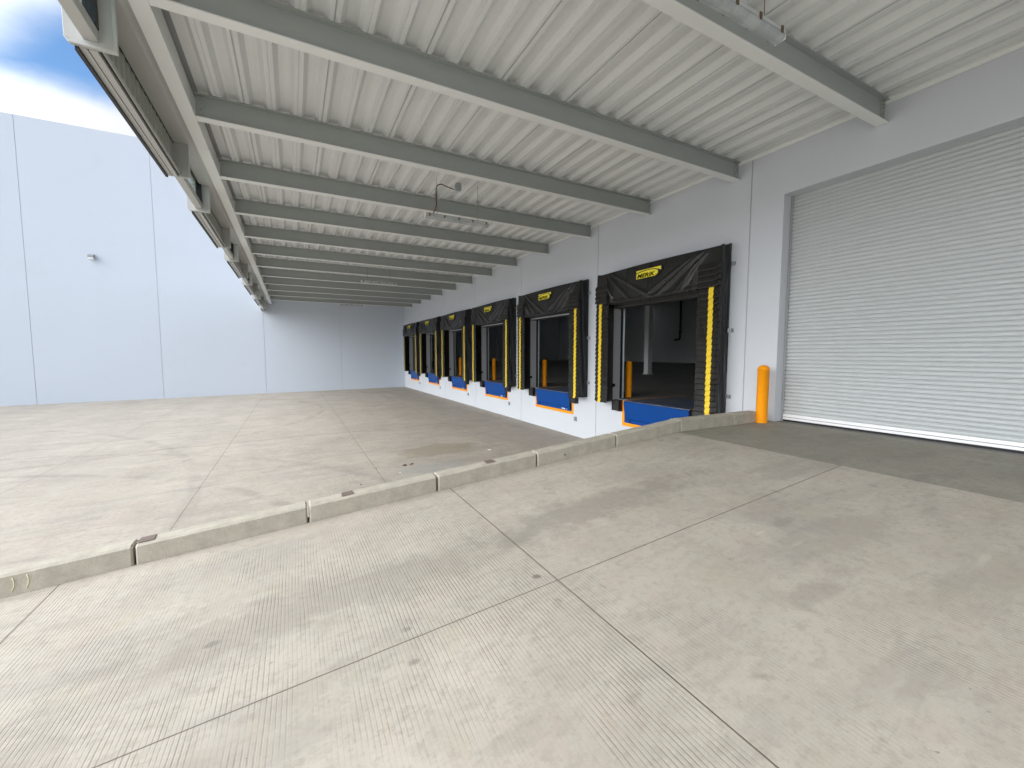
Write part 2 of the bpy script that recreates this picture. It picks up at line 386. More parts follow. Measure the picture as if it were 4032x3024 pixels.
# ------------------------------------------------------------------ ground
g = MB()
xs = [-3000, -60, 0, 3000]; ys = [-3000, -200, YB, 3000]
for i in range(3):
    for j in range(3):
        g.add([(xs[i],ys[j],yardz(xs[i])), (xs[i+1],ys[j],yardz(xs[i+1])), (xs[i+1],ys[j+1],yardz(xs[i+1])), (xs[i],ys[j+1],yardz(xs[i]))], [(0,1,2,3)])
struct(g.build('ground', 'yard'))
g = MB(); CY0, CY1 = 4.53, 4.70; XE = -21.6
g.add([(XE,-14,rampz(XE)), (XA,-14,FL), (XA,CY1,FL), (XE,CY1,rampz(XE))], [(0,1,2,3)])
g.add([(XE,CY1,rampz(XE)-.5), (XE,CY1,rampz(XE)), (XA,CY1,FL), (XA,CY1,-.5)], [(0,1,2,3)])
g.add([(XE,-14,rampz(XE)-.5), (XE,-14,rampz(XE)), (XA,-14,FL), (XA,-14,-.5)], [(3,2,1,0)])
struct(g.build('ramp', 'ramp'))
g = MB(); g.box(XA, -.002, -14, CY1, -.5, FL)
struct(g.build('landing', 'landing'))

# ------------------------------------------------------------------ concrete curb blocks
e = [-.36] + [-1.04-1.34*k for k in range(0, 14)]
names_far = ['grey curb block butting the orange bollard by the shutter', 'grey curb block second from the outdoor orange bollard', 'grey curb block third from the bollard, where the ramp starts to fall',
             'fourth grey curb block from the bollard, below the near dock shelter', 'fifth grey curb block from the bollard, with a small hole in its face', 'sixth curb block from the bollard, brown patch on its top near the pale scrap',
             'seventh curb block from the bollard, brown patch on its near end', 'eighth curb block from the bollard, brown patch over its joint', 'curb block nearest the left edge, two pale chalk strokes on its face']
rnd = random.Random(3)
for k in range(10):
    x1, x0 = e[k], e[k+1]
    if k > 8 and False: break
    gp = .009; xa_, xb_ = x0+gp, x1-gp
    if xb_ < -12.5: break
    mb = MB(); n = 12
    ch = .018
    def prof(x):
        z = rampz(x)
        H = .178 if x < XA else .195
        j = (rnd.random()-.5)*.004
        return [(x, CY0+.004+j, z-.03), (x, CY0+j*.5, z+.01), (x, CY0+j, z+H-ch), (x, CY0+ch+.006, z+H+j), (x, CY1-.008, z+H+j*.7), (x, CY1+.002, z+H-.02), (x, CY1+.004, z-.03)]
    xsx = [xa_, xa_+.014] + [xa_+.014+(xb_-xa_-.028)*i/n for i in range(1, n)] + [xb_-.014, xb_]
    rings = []
    for i, x in enumerate(xsx):
        p = prof(x)
        if i in (0, len(xsx)-1): p = [(a, b+(.012 if b < 4.6 else -.004), c_-(.012 if q in (3, 4) else 0)) for q, (a, b, c_) in enumerate(p)]
        rings.append(p)
    vs = [v for r_ in rings for v in r_]; m_ = 7
    fs = [(i*m_+q, i*m_+(q+1) % m_, (i+1)*m_+(q+1) % m_, (i+1)*m_+q) for i in range(len(rings)-1) for q in range(m_)]
    mb.add(vs, fs); mb.add(rings[0], [tuple(range(m_))]); mb.add(rings[-1], [tuple(range(m_))[::-1]])
    xm = (x0+x1)/2; zc = rampz(xm)
    lb = names_far[k] if k < 9 else 'curb block at the left end of the row, cut by the picture edge'
    o = mb.build('curb_block', 'curb', None, (xm, 4.615, zc)); tag(o, lb, 'curb', 'concrete curb blocks along the ramp')
    def topz(x): return rampz(x) + (.178 if x < XA else .195)
    for px in (-9.01, -7.36, -5.70):
        if xa_ < px < xb_:
            q = MB(); a, b = px-.062, px+.062
            q.add([(a, CY0+.03, topz(a)+.005), (b, CY0+.03, topz(b)+.005), (b-.01, CY1-.012, topz(b)+.005), (a+.008, CY1-.012, topz(a)+.005)], [(0,1,2,3)])
            q.build('stain_patch', 'tape', o)
    if xa_ < -9.8 < xb_:
        for px in (-9.80, -9.72):
            q = MB(); q.tube([(px, CY0-.001, rampz(px)+.145), (px+.008, CY0-.001, rampz(px)+.11), (px+.006, CY0-.001, rampz(px)+.07), (px-.008, CY0-.001, rampz(px)+.035)], .0035, 6)
            q.build('chalk_stroke', 'chalk', o)
    if xa_ < -4.6 < xb_:
        q = MB(); q.tube([(-4.62, CY0+.003, rampz(-4.62)+.07), (-4.62, CY0-.0025, rampz(-4.62)+.07)], .011, 10); q.build('hole_plug', 'dark', o)
    o.location = (xm, 4.615, zc)

# ------------------------------------------------------------------ dock building
bld = thing('dock_building', (0, 7, 0), 'white painted warehouse building with six dock doors and a roller shutter', 'building')
JY = [5.045] + [9.52+4.5125*k for k in range(6)]
holes = [(-1.2, 4.44, FL-.02, 5.43)]
for c in DC: holes.append((c-1.56, c+1.56, FL-.012, 3.85)); holes.append((c-1.11, c+1.11, .72, FL-.012))
us = {-14., YB}; vs_ = {-1., 15.35, FL-.02, 5.43, FL-.012, 3.85, .72}
for j in JY: us |= {j-.012, j+.012}
for a, b, c, d in holes: us |= {a, b}
us = sorted(us); vs_ = sorted(vs_)
def dep(u, v):
    for a, b, c, d in holes:
        if a < u < b and c < v < d: return None
    for j in JY:
        if abs(u-j) < .012: return .014
    return 0.
mb = MB(); relief(mb, us, vs_, dep, .25, lambda u, v, d: (d, u, v), 0, 1)
mb.build('wall', ['wall', 'joint'], bld)
# inside: floor slab, far walls, roof, columns
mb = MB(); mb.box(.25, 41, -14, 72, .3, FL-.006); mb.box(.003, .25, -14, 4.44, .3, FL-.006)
struct(mb.build('warehouse_floor', 'slab'))
mb = MB(); mb.box(40, 40.3, -14, 72, 1.0, 11); mb.box(.3, 40, 70, 70.3, 1.0, 11); mb.box(.3, 40, -14.3, -14, 1, 11); mb.box(.0, .25, YB+.3, 72, -1, 15)
mb.build('interior_wall', 'inwall', bld)
mb = MB(); mb.box(0, 4, -14.3, 72, 10.6, 10.9)
for x in (4, 12, 20, 28, 36):
    for y in range(-14, 72, 10): mb.box(x+.9, x+8 if x < 36 else 40.3, y, y+10, 10.6, 10.9); mb.box(x, x+.9, y, y+8.9, 10.6, 10.9)  # gaps left in the unseen roof, added to let daylight brighten the interior
for y in range(-8, 70, 4): mb.box(.3, 40, y, y+.12, 10.1, 10.598)
mb.build('roof', 'steel', bld)
if True:
    for cx, cy in ((11.42, 5.06), (11.42, 18.56), (21.0, 59.06)):
        mb = MB(); w = .17
        mb.box(cx-w, cx+w, cy-w, cy+w, FL, 10.1); mb.box(cx-w-.06, cx+w+.06, cy-w-.06, cy+w+.06, FL-.002, FL+.03)
        mb.build('column', 'steel', bld)
# door tracks and jamb strips in each dock opening
for c in DC:
    mb = MB()
    for s in (-1, 1):
        mb = MB(); mb.box(.004, .252, c+s*1.556, c+s*1.548, FL, 3.83); mb.build('door_frame', 'liner', bld)
    mb = MB(); mb.box(.004, .252, c-1.556, c+1.556, 3.832, 3.846); mb.box(-.03, -.002, c-1.7, c+1.7, 3.836 if c < 8 else 3.885, 4.05); mb.build('door_head', 'headgrey', bld)
    for s in (-1, 1):
        mb = MB(); y = c + s*1.56
        mb.box(.253, .30, y+.02*s, y-.045*s, FL, 4.3, 0); mb.box(.30, .37, y-.03*s, y-.05*s, FL, 4.3, 1); mb.box(.34, .345, y-.05*s, y-.075*s, FL, 4.3, 1)
        mb.build('door_track', ['black', 'galv'], bld)
    mb = MB(); mb.box(.26, .32, c-1.6, c+1.6, 3.86, 4.4)
    mb.build('raised_door', 'steel', bld)
# roller shutter
sh = MB(); z = FL+.13; pitch = .0667; x0 = .235
prof = []
while z < 5.62:
    prof += [(x0+.036, z), (x0+.003, z+.003), (x0, z+.020), (x0-.001, z+.034), (x0+.002, z+.050), (x0+.006, z+.052), (x0+.036, z+.055)]
    z += pitch
vs = [(x, -1.15, z_) for x, z_ in prof] + [(x, 4.42, z_) for x, z_ in prof]; n = len(prof)
sh.add(vs, [(i, i+1, n+i+1, n+i) for i in range(n-1)], 0, True)
sd = sh.build('shutter_door', 'shutter', bld, fixn=False)
mb = MB(); mb.box(x0-.014, x0+.03, -1.16, 4.415, FL+.078, FL+.13); mb.box(x0-.018, x0+.03, -1.16, 4.415, FL+.03, FL+.070)
mb.build('bottom_bar', 'alu', sd)
mb = MB(); mb.box(x0-.004, x0+.026, -1.16, 4.41, FL-.002, FL+.034); mb.box(x0, x0+.02, -1.16, 4.41, FL+.069, FL+.079)
mb.build('rubber_seal', 'gasket', sd)
mb = MB(); mb.box(x0-.02, x0+.06, 4.405, 4.438, FL, 5.43); mb.box(x0-.024, x0-.018, 4.40, 4.43, FL, 5.43)
mb.build('side_guide', 'boxgrey', sd)
mb = MB(); mb.box(x0+.08, x0+.12, -1.3, 4.5, FL, 5.7); mb.build('door_backing', 'boxgrey', sd)

# pipe on the far inside wall
o = MB(); px, py = 39.85, 40.2
o.tube([(px, py, 10.0), (px, py, 7), (px, py, 4.75), (px-.02, py+.12, 4.6), (px-.02, py+.9, 4.55)], .11, 10); o.tube([(px, py-.1, 5.6), (px, py+.1, 5.6)], .16, 10)
tag(o.build('standpipe', 'dark', None, (px, py, 4.6)), 'dark vertical pipe with an elbow on the far inside wall', 'pipe')

# ------------------------------------------------------------------ back wall
bw = MB(); JX = [-26.1, -20.57, -14.98, -9.47, -4.65]
us = sorted({-45., -.003} | {j+d for j in JX for d in (-.012, .012)})
relief(bw, us, [-2., 15.35], lambda u, v: .014 if any(abs(u-j) < .012 for j in JX) else 0., .25, lambda u, v, d: (u, YB+d, v), 0, 1)
o = bw.build('boundary_wall', ['wall2', 'joint'], None, (-20, YB, -.2)); tag(o, 'tall plain white panel wall across the back of the yard', 'wall')
t = thing('wall_lamp', (-17.85, YB, 8.15), 'small grey wall lamp high on the tall white back wall', 'lamp')
mb = MB(); mb.prism_x([(YB, 8.30), (YB-.14, 8.30), (YB-.21, 8.24), (YB-.21, 8.10), (YB, 8.06)], -17.98, -17.72); mb.build('lamp_housing', 'boxgrey', t, bevel=.008)
mb = MB(); mb.prism_x([(YB-.215, 8.10), (YB-.20, 8.02), (YB-.02, 7.99), (YB-.02, 8.055)], -17.96, -17.74); mb.build('lamp_lens', 'alu', t)

# ------------------------------------------------------------------ canopy
ZB, ZT = 5.97, 6.305
can = thing('canopy', (-4.5, 15, 0), 'steel canopy with ribbed deck and grey beams over the docks', 'canopy')
by = [3.0047 + 2.2667*i for i in range(-2, 13)]
fw = .145
def ibeam(y):
    mb = MB(); yc = y+fw/2; x0, x1 = -8.93, -.012
    mb.box(x0, x1, yc-fw/2, yc+fw/2, ZB, ZB+.012, 0)
    mb.box(x0, x1, yc-fw/2, yc+fw/2, ZT-.014, ZT-.002, 1)
    mb.box(x0, x1, yc-.004, yc+.004, ZB+.012, ZT-.014, 1)
    return mb, yc
b0, yc0 = ibeam(0)
for i, y in enumerate(by):
    mb, yc = ibeam(y)
    if i == 0: me0 = None
    bo = mb.build('beam', ['steel', 'web'], can, (-4.5, yc, ZB))
    for xe, s in ((-.012, -1), (-8.93, 1)):
        q = MB(); q.box(xe, xe+.10*s, yc-.018, yc-.004, ZB+.03, ZT-.03)
        for zz in (.07, .145, .22, .28):
            zc = ZB+zz-.0; q.tube([(xe+.055*s, yc-.018, zc), (xe+.055*s, yc-.036, zc)], .019, 6)
        q.build('bolt_plate', 'web', bo)
# deck: ribs run away from camera
mb = MB(); prof = []; xr = -8.607 - .348*1; RH = .076
x = xr - .0; k = 0
prof.append((-8.955, ZT+RH))
x = -8.955
prof = [(-8.96, ZT+RH)]
cx_ = -8.607-.348
while cx_ < 0.2:
    # trough edges: rib opening from cx_ to cx_+.22, flat from cx_+.22 to cx_+.348
    for dx, z in ((-.006, ZT), (.050, ZT+RH), (.178, ZT+RH), (.232, ZT), (.278, ZT), (.285, ZT+.010), (.292, ZT)):
        prof.append((cx_+dx, z))
    cx_ += .348
prof = [(min(x, -.012), z) for x, z in prof if x > -8.96]
prof = [p for i, p in enumerate(prof) if i == 0 or p != prof[i-1]]
vs = [(x, -6, z) for x, z in prof] + [(x, YB-.004, z) for x, z in prof]; n = len(prof)
mb.add(vs, [(i, i+1, n+i+1, n+i) for i in range(n-1)], 0)
dk = mb.build('roof_deck', 'deck', can, fixn=False)
mb = MB(); k = 0; x = -8.333
while x < 0:
    mb.box(x-.004, x+.004, -6, YB-.01, ZT-.004, ZT-.001); x += .348*3
mb.build('deck_seam', 'boxgrey', dk)
mb = MB(); mb.box(-9.5, 0, -6, YB-.004, ZT+RH+.02, ZT+RH+.14); mb.build('roof_slab', 'boxgrey', can)
mb = MB(); mb.box(-.07, -.003, -6, YB-.01, ZT-.010, ZT-.003); mb.box(-.014, -.003, -6, YB-.01, ZT-.06, ZT-.010); mb.build('wall_angle', 'steel', can)
# edge beam
mb = MB(); ye = YB-.004
mb.box(-9.10, -8.935, -6, ye, ZB, ZB+.02); mb.box(-9.0, -8.97, -6, ye, ZB+.02, ZT+.06)
for y in by[1:]: mb.box(-9.1, -8.936, y-1.1, y-1.095, ZB-.0015, ZB)
mb.build('edge_beam', ['steel'], can)
mb = MB()
mb.add([(-9.10, -6, ZB+.004), (-9.10, ye, ZB+.004), (-9.20, ye, ZB+.05), (-9.20, -6, ZB+.05)], [(0,1,2,3)], 0, True)
mb.box(-9.43, -9.20, -6, ye, ZB+.05, ZB+.07)
mb.build('soffit', 'fascia', can)
# fascia: periods of 5.1 m: window bay of 1.95 m then recessed track bay
P0 = 3.61
for k in range(-1, 6):
    ya = P0 + 5.13*k; yb = ya + 1.95
    # track bay from yb to next ya
    yn = min(ya + 5.13, YB-.01)
    if yb < YB-.2:
        mb = MB(); y0, y1 = yb+.001, yn-.001
        N = int((y1-y0)/.17)
        pr = []
        for i in range(N):
            yy = y0 + (y1-y0)*i/N; d = (y1-y0)/N
            pr += [(yy, -9.455), (yy+d*.15, -9.418), (yy+d*.5, -9.418), (yy+d*.65, -9.455)]
        pr.append((y1, -9.455)); n = len(pr)
        mb.add([(x, y, 5.53) for y, x in pr] + [(x, y, 6.03) for y, x in pr], [(i, i+1, n+i+1, n+i) for i in range(n-1)], 0)
        tb = mb.build('fascia_panel', 'corr', can, fixn=False)
        mb = MB(); mb.box(-9.505, -9.45, y0, y1, 5.480, 5.53); mb.box(-9.442, -9.385, y0, y1, 5.484, 5.53); mb.box(-9.385, -9.376, y0, y1, 5.478, 5.56)
        mb.box(-9.348, -9.340, y0, y1, 5.50, 5.556); mb.box(-9.51, -9.455, y0, y1, 5.53, 6.95)
        mb.build('track_rail', 'fascia', tb)
        mb = MB(); mb.box(-9.538, -9.506, y0, y1, 5.452, 5.50); mb.box(-9.45, -9.442, y0, y1, 5.492, 5.53); mb.box(-9.376, -9.348, y0, y1, 5.515, 5.54); mb.box(-9.422, -9.414, y0, y1, 6.005, 6.028)
        mb.build('edge_trim', 'dark', tb)
    if yb > YB: break
    # window bay
    mb = MB()
    for yf in (ya, yb-.035):
        mb.prism_y([(-9.22, 5.49), (-9.22, 6.04), (-9.60, 6.04), (-9.60, 5.54), (-9.565, 5.49)], yf, yf+.035)
        o_ = -.012 if yf == ya else -.012
        mb.prism_y([(-9.218, 5.487), (-9.218, 6.04), (-9.248, 6.04), (-9.248, 5.515), (-9.56, 5.515), (-9.595, 5.545), (-9.602, 5.54), (-9.567, 5.487)], yf-.014, yf-.001)
    mb.box(-9.465, -9.352, ya+.036, yb-.036, 5.552, 5.66)
    mb.box(-9.475, -9.445, ya+.036, yb-.036, 6.03, 6.95)
    wb = mb.build('window_box', 'fascia', can, bevel=.004)
    mb = MB(); mb.box(-9.40, -9.392, ya+.06, yb-.1, 5.665, 6.03); mb.build('glass', 'glass', wb)
    mb = MB()
    mb.box(-9.44, -9.345, yb-.105, yb-.037, 5.662, 6.03); mb.box(-9.44, -9.345, ya+.037, ya+.07, 5.662, 6.03)
    mb.box(-9.42, -9.375, ya+.07, yb-.105, 5.662, 5.685); mb.box(-9.42, -9.375, ya+.07, yb-.105, 6.0, 6.03)
    mb.build('window_frame', 'black', wb)

# ------------------------------------------------------------------ hanging lamps
def lamp(cx, cy, cz, label, cable, zc=.0):
    t = thing('hanging_lamp', (cx, cy, cz), label, 'lamp', 'tube lamps hung under the canopy')
    hl = .72
    mb = MB(); pr = [(cy-.055, cz+.005), (cy-.06, cz+.03), (cy-.045, cz+.06), (cy+.045, cz+.06), (cy+.06, cz+.03), (cy+.055, cz+.005)]
    mb.prism_x(pr, cx-hl, cx+hl); mb.build('lamp_housing', 'lampbody', t, bevel=.004)
    mb = MB(); pr = [(cy+.062*math.cos(a), cz+.004-.055*math.sin(a)) for a in [math.pi*i/10 for i in range(11)]]
    mb.prism_x(pr, cx-hl+.01, cx+hl-.01); mb.build('lamp_cover', 'diffuser', t)
    for s in (-1, 1):
        mb = MB(); mb.box(cx+s*hl, cx+s*(hl+.018), cy-.05, cy+.05, cz-.035, cz+.055)
        mb.build('end_cap', 'alu', t, bevel=.008)
    for i in range(5):
        x = cx-hl+.07+(2*hl-.14)*i/4
        for s in (-1, 1):
            mb = MB(); mb.box(x-.014, x+.014, cy+s*.058, cy+s*.07, cz-.012, cz+.045)
            mb.build('clip', 'clip', t)
    for s in (-.47, .47):
        mb = MB(); mb.tube([(cx+s, cy, cz+.05), (cx+s, cy, ZT)], .004, 6); mb.build('hanging_rod', 'clip', t)
    if cable:
        jx, jy = cx+.02, cy+.05
        mb = MB(); x0 = cx-.52
        mb.tube([(x0-.05, cy, cz+.05), (x0+.0, cy, cz+.13), (x0+.035, cy, cz+.25), (x0+.03, cy, cz+.42), (x0+.03, cy, cz+.56), (x0+.06, cy, cz+.66), (x0+.15, cy, cz+.705), (x0+.28, cy+.02, cz+.68), (x0+.46, jy, cz+.66)], .011, 8)
        mb.build('cable', 'brown', t)
        mb = MB(); mb.box(jx-.05, jx+.07, jy-.04, jy+.04, cz+.655, ZT-.002)
        mb.build('junction_box', 'galv', t, bevel=.004)
        mb = MB(); zc_ = ZT-.014
        mb.tube([(jx-.04, jy+.02, cz+.67), (jx-.08, jy+.10, cz+.68), (jx-.10, jy+.22, zc_), (jx-.10, jy+.9, zc_), (jx-.10, jy+3.2, zc_)], .011, 8)
        mb.build('conduit', 'alu', t)
    return t
lamp(-4.53, 8.75, 5.50, 'tube lamp with looping brown cable under the third clear bay', True)
lamp(-4.42, 2.45, 5.54, 'grey tube lamp cut by the top edge of the picture', False)
lamp(-4.40, 18.8, 5.66, 'middle tube lamp hanging halfway along the canopy', False)
lamp(-4.27, 29.2, 5.77, 'farthest tube lamp, just in front of the back wall', False)

# ------------------------------------------------------------------ bollards
def bollard(x, y, label, r=.095, group='orange steel bollards'):
    mb = MB(); H = 1.04
    pr = [(r, FL), (r, FL+H-.085), (r+.004, FL+H-.083), (r+.004, FL+H-.075)] + [((r+.002)*math.cos(a), FL+H-.075+(.078)*math.sin(a)) for a in [math.pi/2*i/8 for i in range(9)]]
    mb.lathe(pr, x, y, 36)
    o = mb.build('bollard', 'orange', None, (x, y, FL)); tag(o, label, 'bollard', group)
bollard(-.335, 4.47, 'orange bollard outdoors between the curb and the roller shutter')
words = ['nearest', 'second nearest', 'third', 'fourth', 'fifth', 'farthest']
for k in range(5):
    bollard(.70, 8.93+DP*k, f'orange bollard inside the {words[k]} dock opening', .085)

# ------------------------------------------------------------------ dock equipment
def text_mesh(body, size, shear=.28, offset=.006):
    cu = bpy.data.curves.new('t', 'FONT'); cu.body = body; cu.size = size; cu.shear = shear; cu.offset = offset; cu.extrude = .0012; cu.resolution_u = 3
    ob = bpy.data.objects.new('t', cu); COL.objects.link(ob)
    bpy.context.view_layer.update()
    me = bpy.data.meshes.new_from_object(ob.evaluated_get(bpy.context.evaluated_depsgraph_get()))
    vs = [v.co.copy() for v in me.vertices]; fs = [tuple(p.vertices) for p in me.polygons]
    bpy.data.objects.remove(ob); bpy.data.curves.remove(cu); bpy.data.meshes.remove(me)
    x0 = min(v.x for v in vs); x1 = max(v.x for v in vs); y0 = min(v.y for v in vs); y1 = max(v.y for v in vs)
    return [((v.x-x0)/(x1-x0), (v.y-y0)/(y1-y0), v.z) for v in vs], fs
TXT = text_mesh('MERIK', 1.0, .3, .038)
def ridge(u, v, u0, v0, u1, v1, w, h):
    dx, dy = u1-u0, v1-v0; L2 = dx*dx+dy*dy; t = max(0, min(1, ((u-u0)*dx+(v-v0)*dy)/L2))
    d = math.hypot(u-u0-t*dx, v-v0-t*dy); ww = w*(.35+.65*t)
    return h*math.exp(-(d/ww)**2)*(.3+.7*math.sin(math.pi*min(1, .08+t*.92)))
def shelter(k):
    c = DC[k]; rg = random.Random(40+k)
    t = thing('dock_shelter', (0, c, FL), f'black dock shelter with yellow stripes around the {words[k]} dock opening', 'dock shelter', 'black dock shelters along the wall')
    YO = 1.862; XF = -.345; c = c - .02
    for s in (1, -1):
        mb = MB()
        # core pad
        ch = [(0-.001, c+s*1.84), (XF+.01, c+s*(YO-.006)), (XF+.01, c+s*1.395), (0-.001, c+s*1.565)]
        n = 4; z0, z1 = (1.30, 4.72)
        vs = [(x, y, z0) for x, y in ch]+[(x, y, z1) for x, y in ch]
        mb.add(vs, [(0,1,2,3), (7,6,5,4), (1,2,6,5), (2,3,7,6), (3,0,4,7)], 0)
        # outer side sheet with vertical creases
        def side(u, v):
            z = 1.33+(4.728+.065*u-1.33)*v; x = XF - XF*u
            y = YO + (1.84-YO)*u
            y += .012*math.sin(u*9+v*7+k) * math.sin(math.pi*u) + .010*math.sin(23*v+5*u*(1+k*.3))*math.sin(math.pi*u)*.6
            for q in range(6):
                pass
            y += sum(ridge(u, v*3, a, b, a2, b2, .09, .016) for a, b, a2, b2 in folds)
            if v > .97: z += .012*math.sin(u*9+k)
            return (x-.001 if u < 1 else -.002, c+s*y, z)
        folds = [(rg.random(), rg.random()*3, rg.random(), rg.random()*3) for _ in range(7)]
        mb.grid(side, 14, 60, 1)
        # pleats
        zt = 4.50; zb = 1.275; pz = .1155; n = int((zt-zb)/pz)
        yi, yo = 1.37, YO+.004
        for i in range(n):
            a = zb+i*pz; b = a+pz+.022
            # flaps at header level cover only the outer part
            y_in = yi + (.02 if a > 3.88 else 0)
            j = (rg.random()-.5)*.012; j2 = (rg.random()-.5)*.01; jz = (rg.random()-.5)*.010
            xo = XF-.004; xt = XF-.033+j
            ex = .034 if a > 3.86 else 0
            def P(y, z, x): return (x-ex, c+s*y, z)
            N = 6; row0 = []; row1 = []; row2 = []
            for q in range(N+1):
                f = q/N; y = y_in+(yo+.010+j2-y_in)*f
                dz = .03*max(0, (f-.86)/.14)**2
                sag = .006*math.sin(f*math.pi*2+i)
                row0.append(P(y, b, xo)); row1.append(P(y, a+dz+jz+.02, xt+sag*.5)); row2.append(P(y, a+dz+jz, xt+.006+sag*.5))
            vs = row0+row1+row2; m_ = N+1
            fs = [(r*m_+q, r*m_+q+1, (r+1)*m_+q+1, (r+1)*m_+q) for r in range(2) for q in range(N)]
            row3 = [(XF+.002, y_, z_) for _, y_, z_ in row2]
            vs += row3; fs += [(2*m_+q, 2*m_+q+1, 3*m_+q+1, 3*m_+q) for q in range(N)]
            fs += [(m_-1, 2*m_-1, 3*m_-1, 4*m_-1)]
            mb.add(vs, fs, 0)
            pleats.append((s, a, b, jz, j))
        pad = mb.build('side_pad', ['vinyl', 'vinyl2'], t, fixn=False)
        mb = MB(); y0, y1 = YO-.118, YO-.228
        for (ss, a, b, jz, j) in pleats:
            if ss != s or a > 3.85: continue
            xo = XF-.004-.010; xt = XF-.033+j-.009
            jj = (rg.random()-.5)*.006
            mb.add([(xo, c+s*(y0+jj), b-.004), (xo, c+s*(y1+jj), b-.004), (xt-.001, c+s*(y1+jj), a+jz+.018), (xt-.001, c+s*(y0+jj), a+jz+.018), (xt+.003, c+s*(y0+jj), a+jz-.001), (xt+.003, c+s*(y1+jj), a+jz-.001)], [(0,1,2,3), (3,2,5,4)])
        mb.build('yellow_stripe', 'yellow', pad, fixn=False)
    # header curtain
    mb = MB(); zt = 4.725
    fl = [(.10, .02, .36, .95), (.16, .04, .50, .98), (.08, .1, .22, .96), (.90, .02, .60, .97), (.92, .1, .72, .95), (.88, .3, .80, .95), (.86, .04, .50, .9), (.12, .25, .2, .9)]
    fl = [(a+(rg.random()-.5)*.03, b, a2+(rg.random()-.5)*.10, b2) for a, b, a2, b2 in fl]
    ph = rg.random()*6
    def hd(u, v):
        y = YO - 2*YO*u
        edge = min(u, 1-u)
        drop = .77 + .055*math.sin(math.pi*u)**2 + .008*math.sin(u*11+ph)
        z = zt - drop*v
        x = XF - .012 - .028*v
        x += -sum(ridge(u, v, a, b, a2, b2, .017, .042) for a, b, a2, b2 in fl)
        x += .010*math.sin(u*31+ph)*v*(1-v)*2 + .006*math.sin(u*14+v*6)*(v)
        if v > .93: x -= .012
        z += .012*math.sin(u*5+ph)*(1-v) + (.0 if 0 < v < 1 else 0)
        if edge < .13: x += .012
        return (x, c+y, z)
    mb.grid(hd, 110, 30, 0)
    # top return to wall
    def tp(u, v):
        p = hd(u, 0); return (p[0]+(0-p[0])*v-.001, p[1], p[2]+.055*v + .012*math.sin(u*40)*math.sin(math.pi*v))
    mb.grid(tp, 60, 4, 1)
    hc = mb.build('header_curtain', ['vinyl', 'vinyl2'], t, fixn=False)
    # pleated corner flaps of the header, bottom roll
    mb = MB(); pts = []
    for i in range(41):
        u = .135+.73*i/40; p = hd(u, 1); pts.append((p[0]+.012, p[1], p[2]-.004))
    mb.tube(pts, .021, 8); pts2 = [(p[0]+.05, p[1], p[2]-.03) for p in pts]; mb.tube(pts2, .017, 8)
    mb.build('bottom_roll', 'vinyl', hc)
    mb = MB()
    def hb(u, v):
        p = hd(.13+.74*u, 1); return (p[0]+(.28-.06)*v+.04, p[1], p[2]-.03+ (3.93-(p[2]-.03))*v*0+.10*v)
    mb.grid(hb, 20, 2); mb.build('inner_flap', 'vinyl', hc, fixn=False)
    # logo: width .76, height .2
    mb = MB(); ly0 = c+.345; lw = .76; lh = .195; lz = 4.392
    def lp(a, b, e=.0): 
        u_ = (YO-(ly0-c)+a*lw)/(2*YO); return (XF-.058-e, ly0-a*lw, lz+b*lh)
    main = [(0, 0), (.76, 0), (.83, .10), (.88, .28), (.89, .48), (.85, .64), (.76, .76), (.62, .83), (.45, .84), (.28, .79), (.13, .71), (0, .62)]
    top = [(0, .74), (.15, .83), (.32, .90), (.50, .93), (.66, .90), (.80, .83), (.90, .73), (1, .58), (1, 1), (0, 1)]
    for pg in (main, top):
        mb.add([lp(a, b) for a, b in pg], [tuple(range(len(pg)))])
    lg = mb.build('logo', 'logo', hc, fixn=False)
    mb = MB(); mb.add([lp(a, b, -.003) for a, b in ((-.03, -.05), (.80, -.05), (.93, .2), (.96, .5), (1.03, .5), (1.03, 1.05), (-.03, 1.05))], [tuple(range(7))]); mb.build('logo_backing', 'ink', lg, fixn=False)
    mb = MB(); tv, tf = TXT
    mb.add([lp(.03+x*.76, .06+y*.50, .002+z*0) for x, y, z in tv], tf); mb.tube([lp(.80, .14, .001), lp(.80, .14, .003)], .009, 10)
    mb.build('logo_lettering', 'ink', lg, fixn=False)
    # brackets on the near side of the shelter
    for zb_ in (1.73, 3.07, 4.39):
        mb = MB(); yb_ = c-1.84
        mb.box(-.05, -.002, yb_+.03, yb_-.002, zb_-.04, zb_+.04); mb.box(-.006, -.001, yb_-.002, yb_-.105, zb_-.04, zb_+.04); mb.box(-.028, -.006, yb_-.04, yb_-.046, zb_-.04, zb_+.04)
        for q in (-.02, .02): mb.tube([(-.006, yb_-.075, zb_+q), (-.018, yb_-.075, zb_+q)], .009, 6)
        mb.build('bracket', 'galv', t)
    mb = MB(); mb.box(-.04, -.002, c+1.575, c+1.535, 1.68, 1.78); mb.box(-.012, .07, c+1.556, c+1.548, 1.69, 1.77); mb.build('inner_bracket', 'black', t)
    mb = MB()
    for zz in (4.62, 4.55, 4.22, 4.15): mb.tube([(-.03, c-1.838, zz), (-.03, c-1.853, zz)], .007, 6)
    mb.build('rivet', 'galv', t)
pleats = []
for k in range(6):
    pleats.clear(); shelter(k)

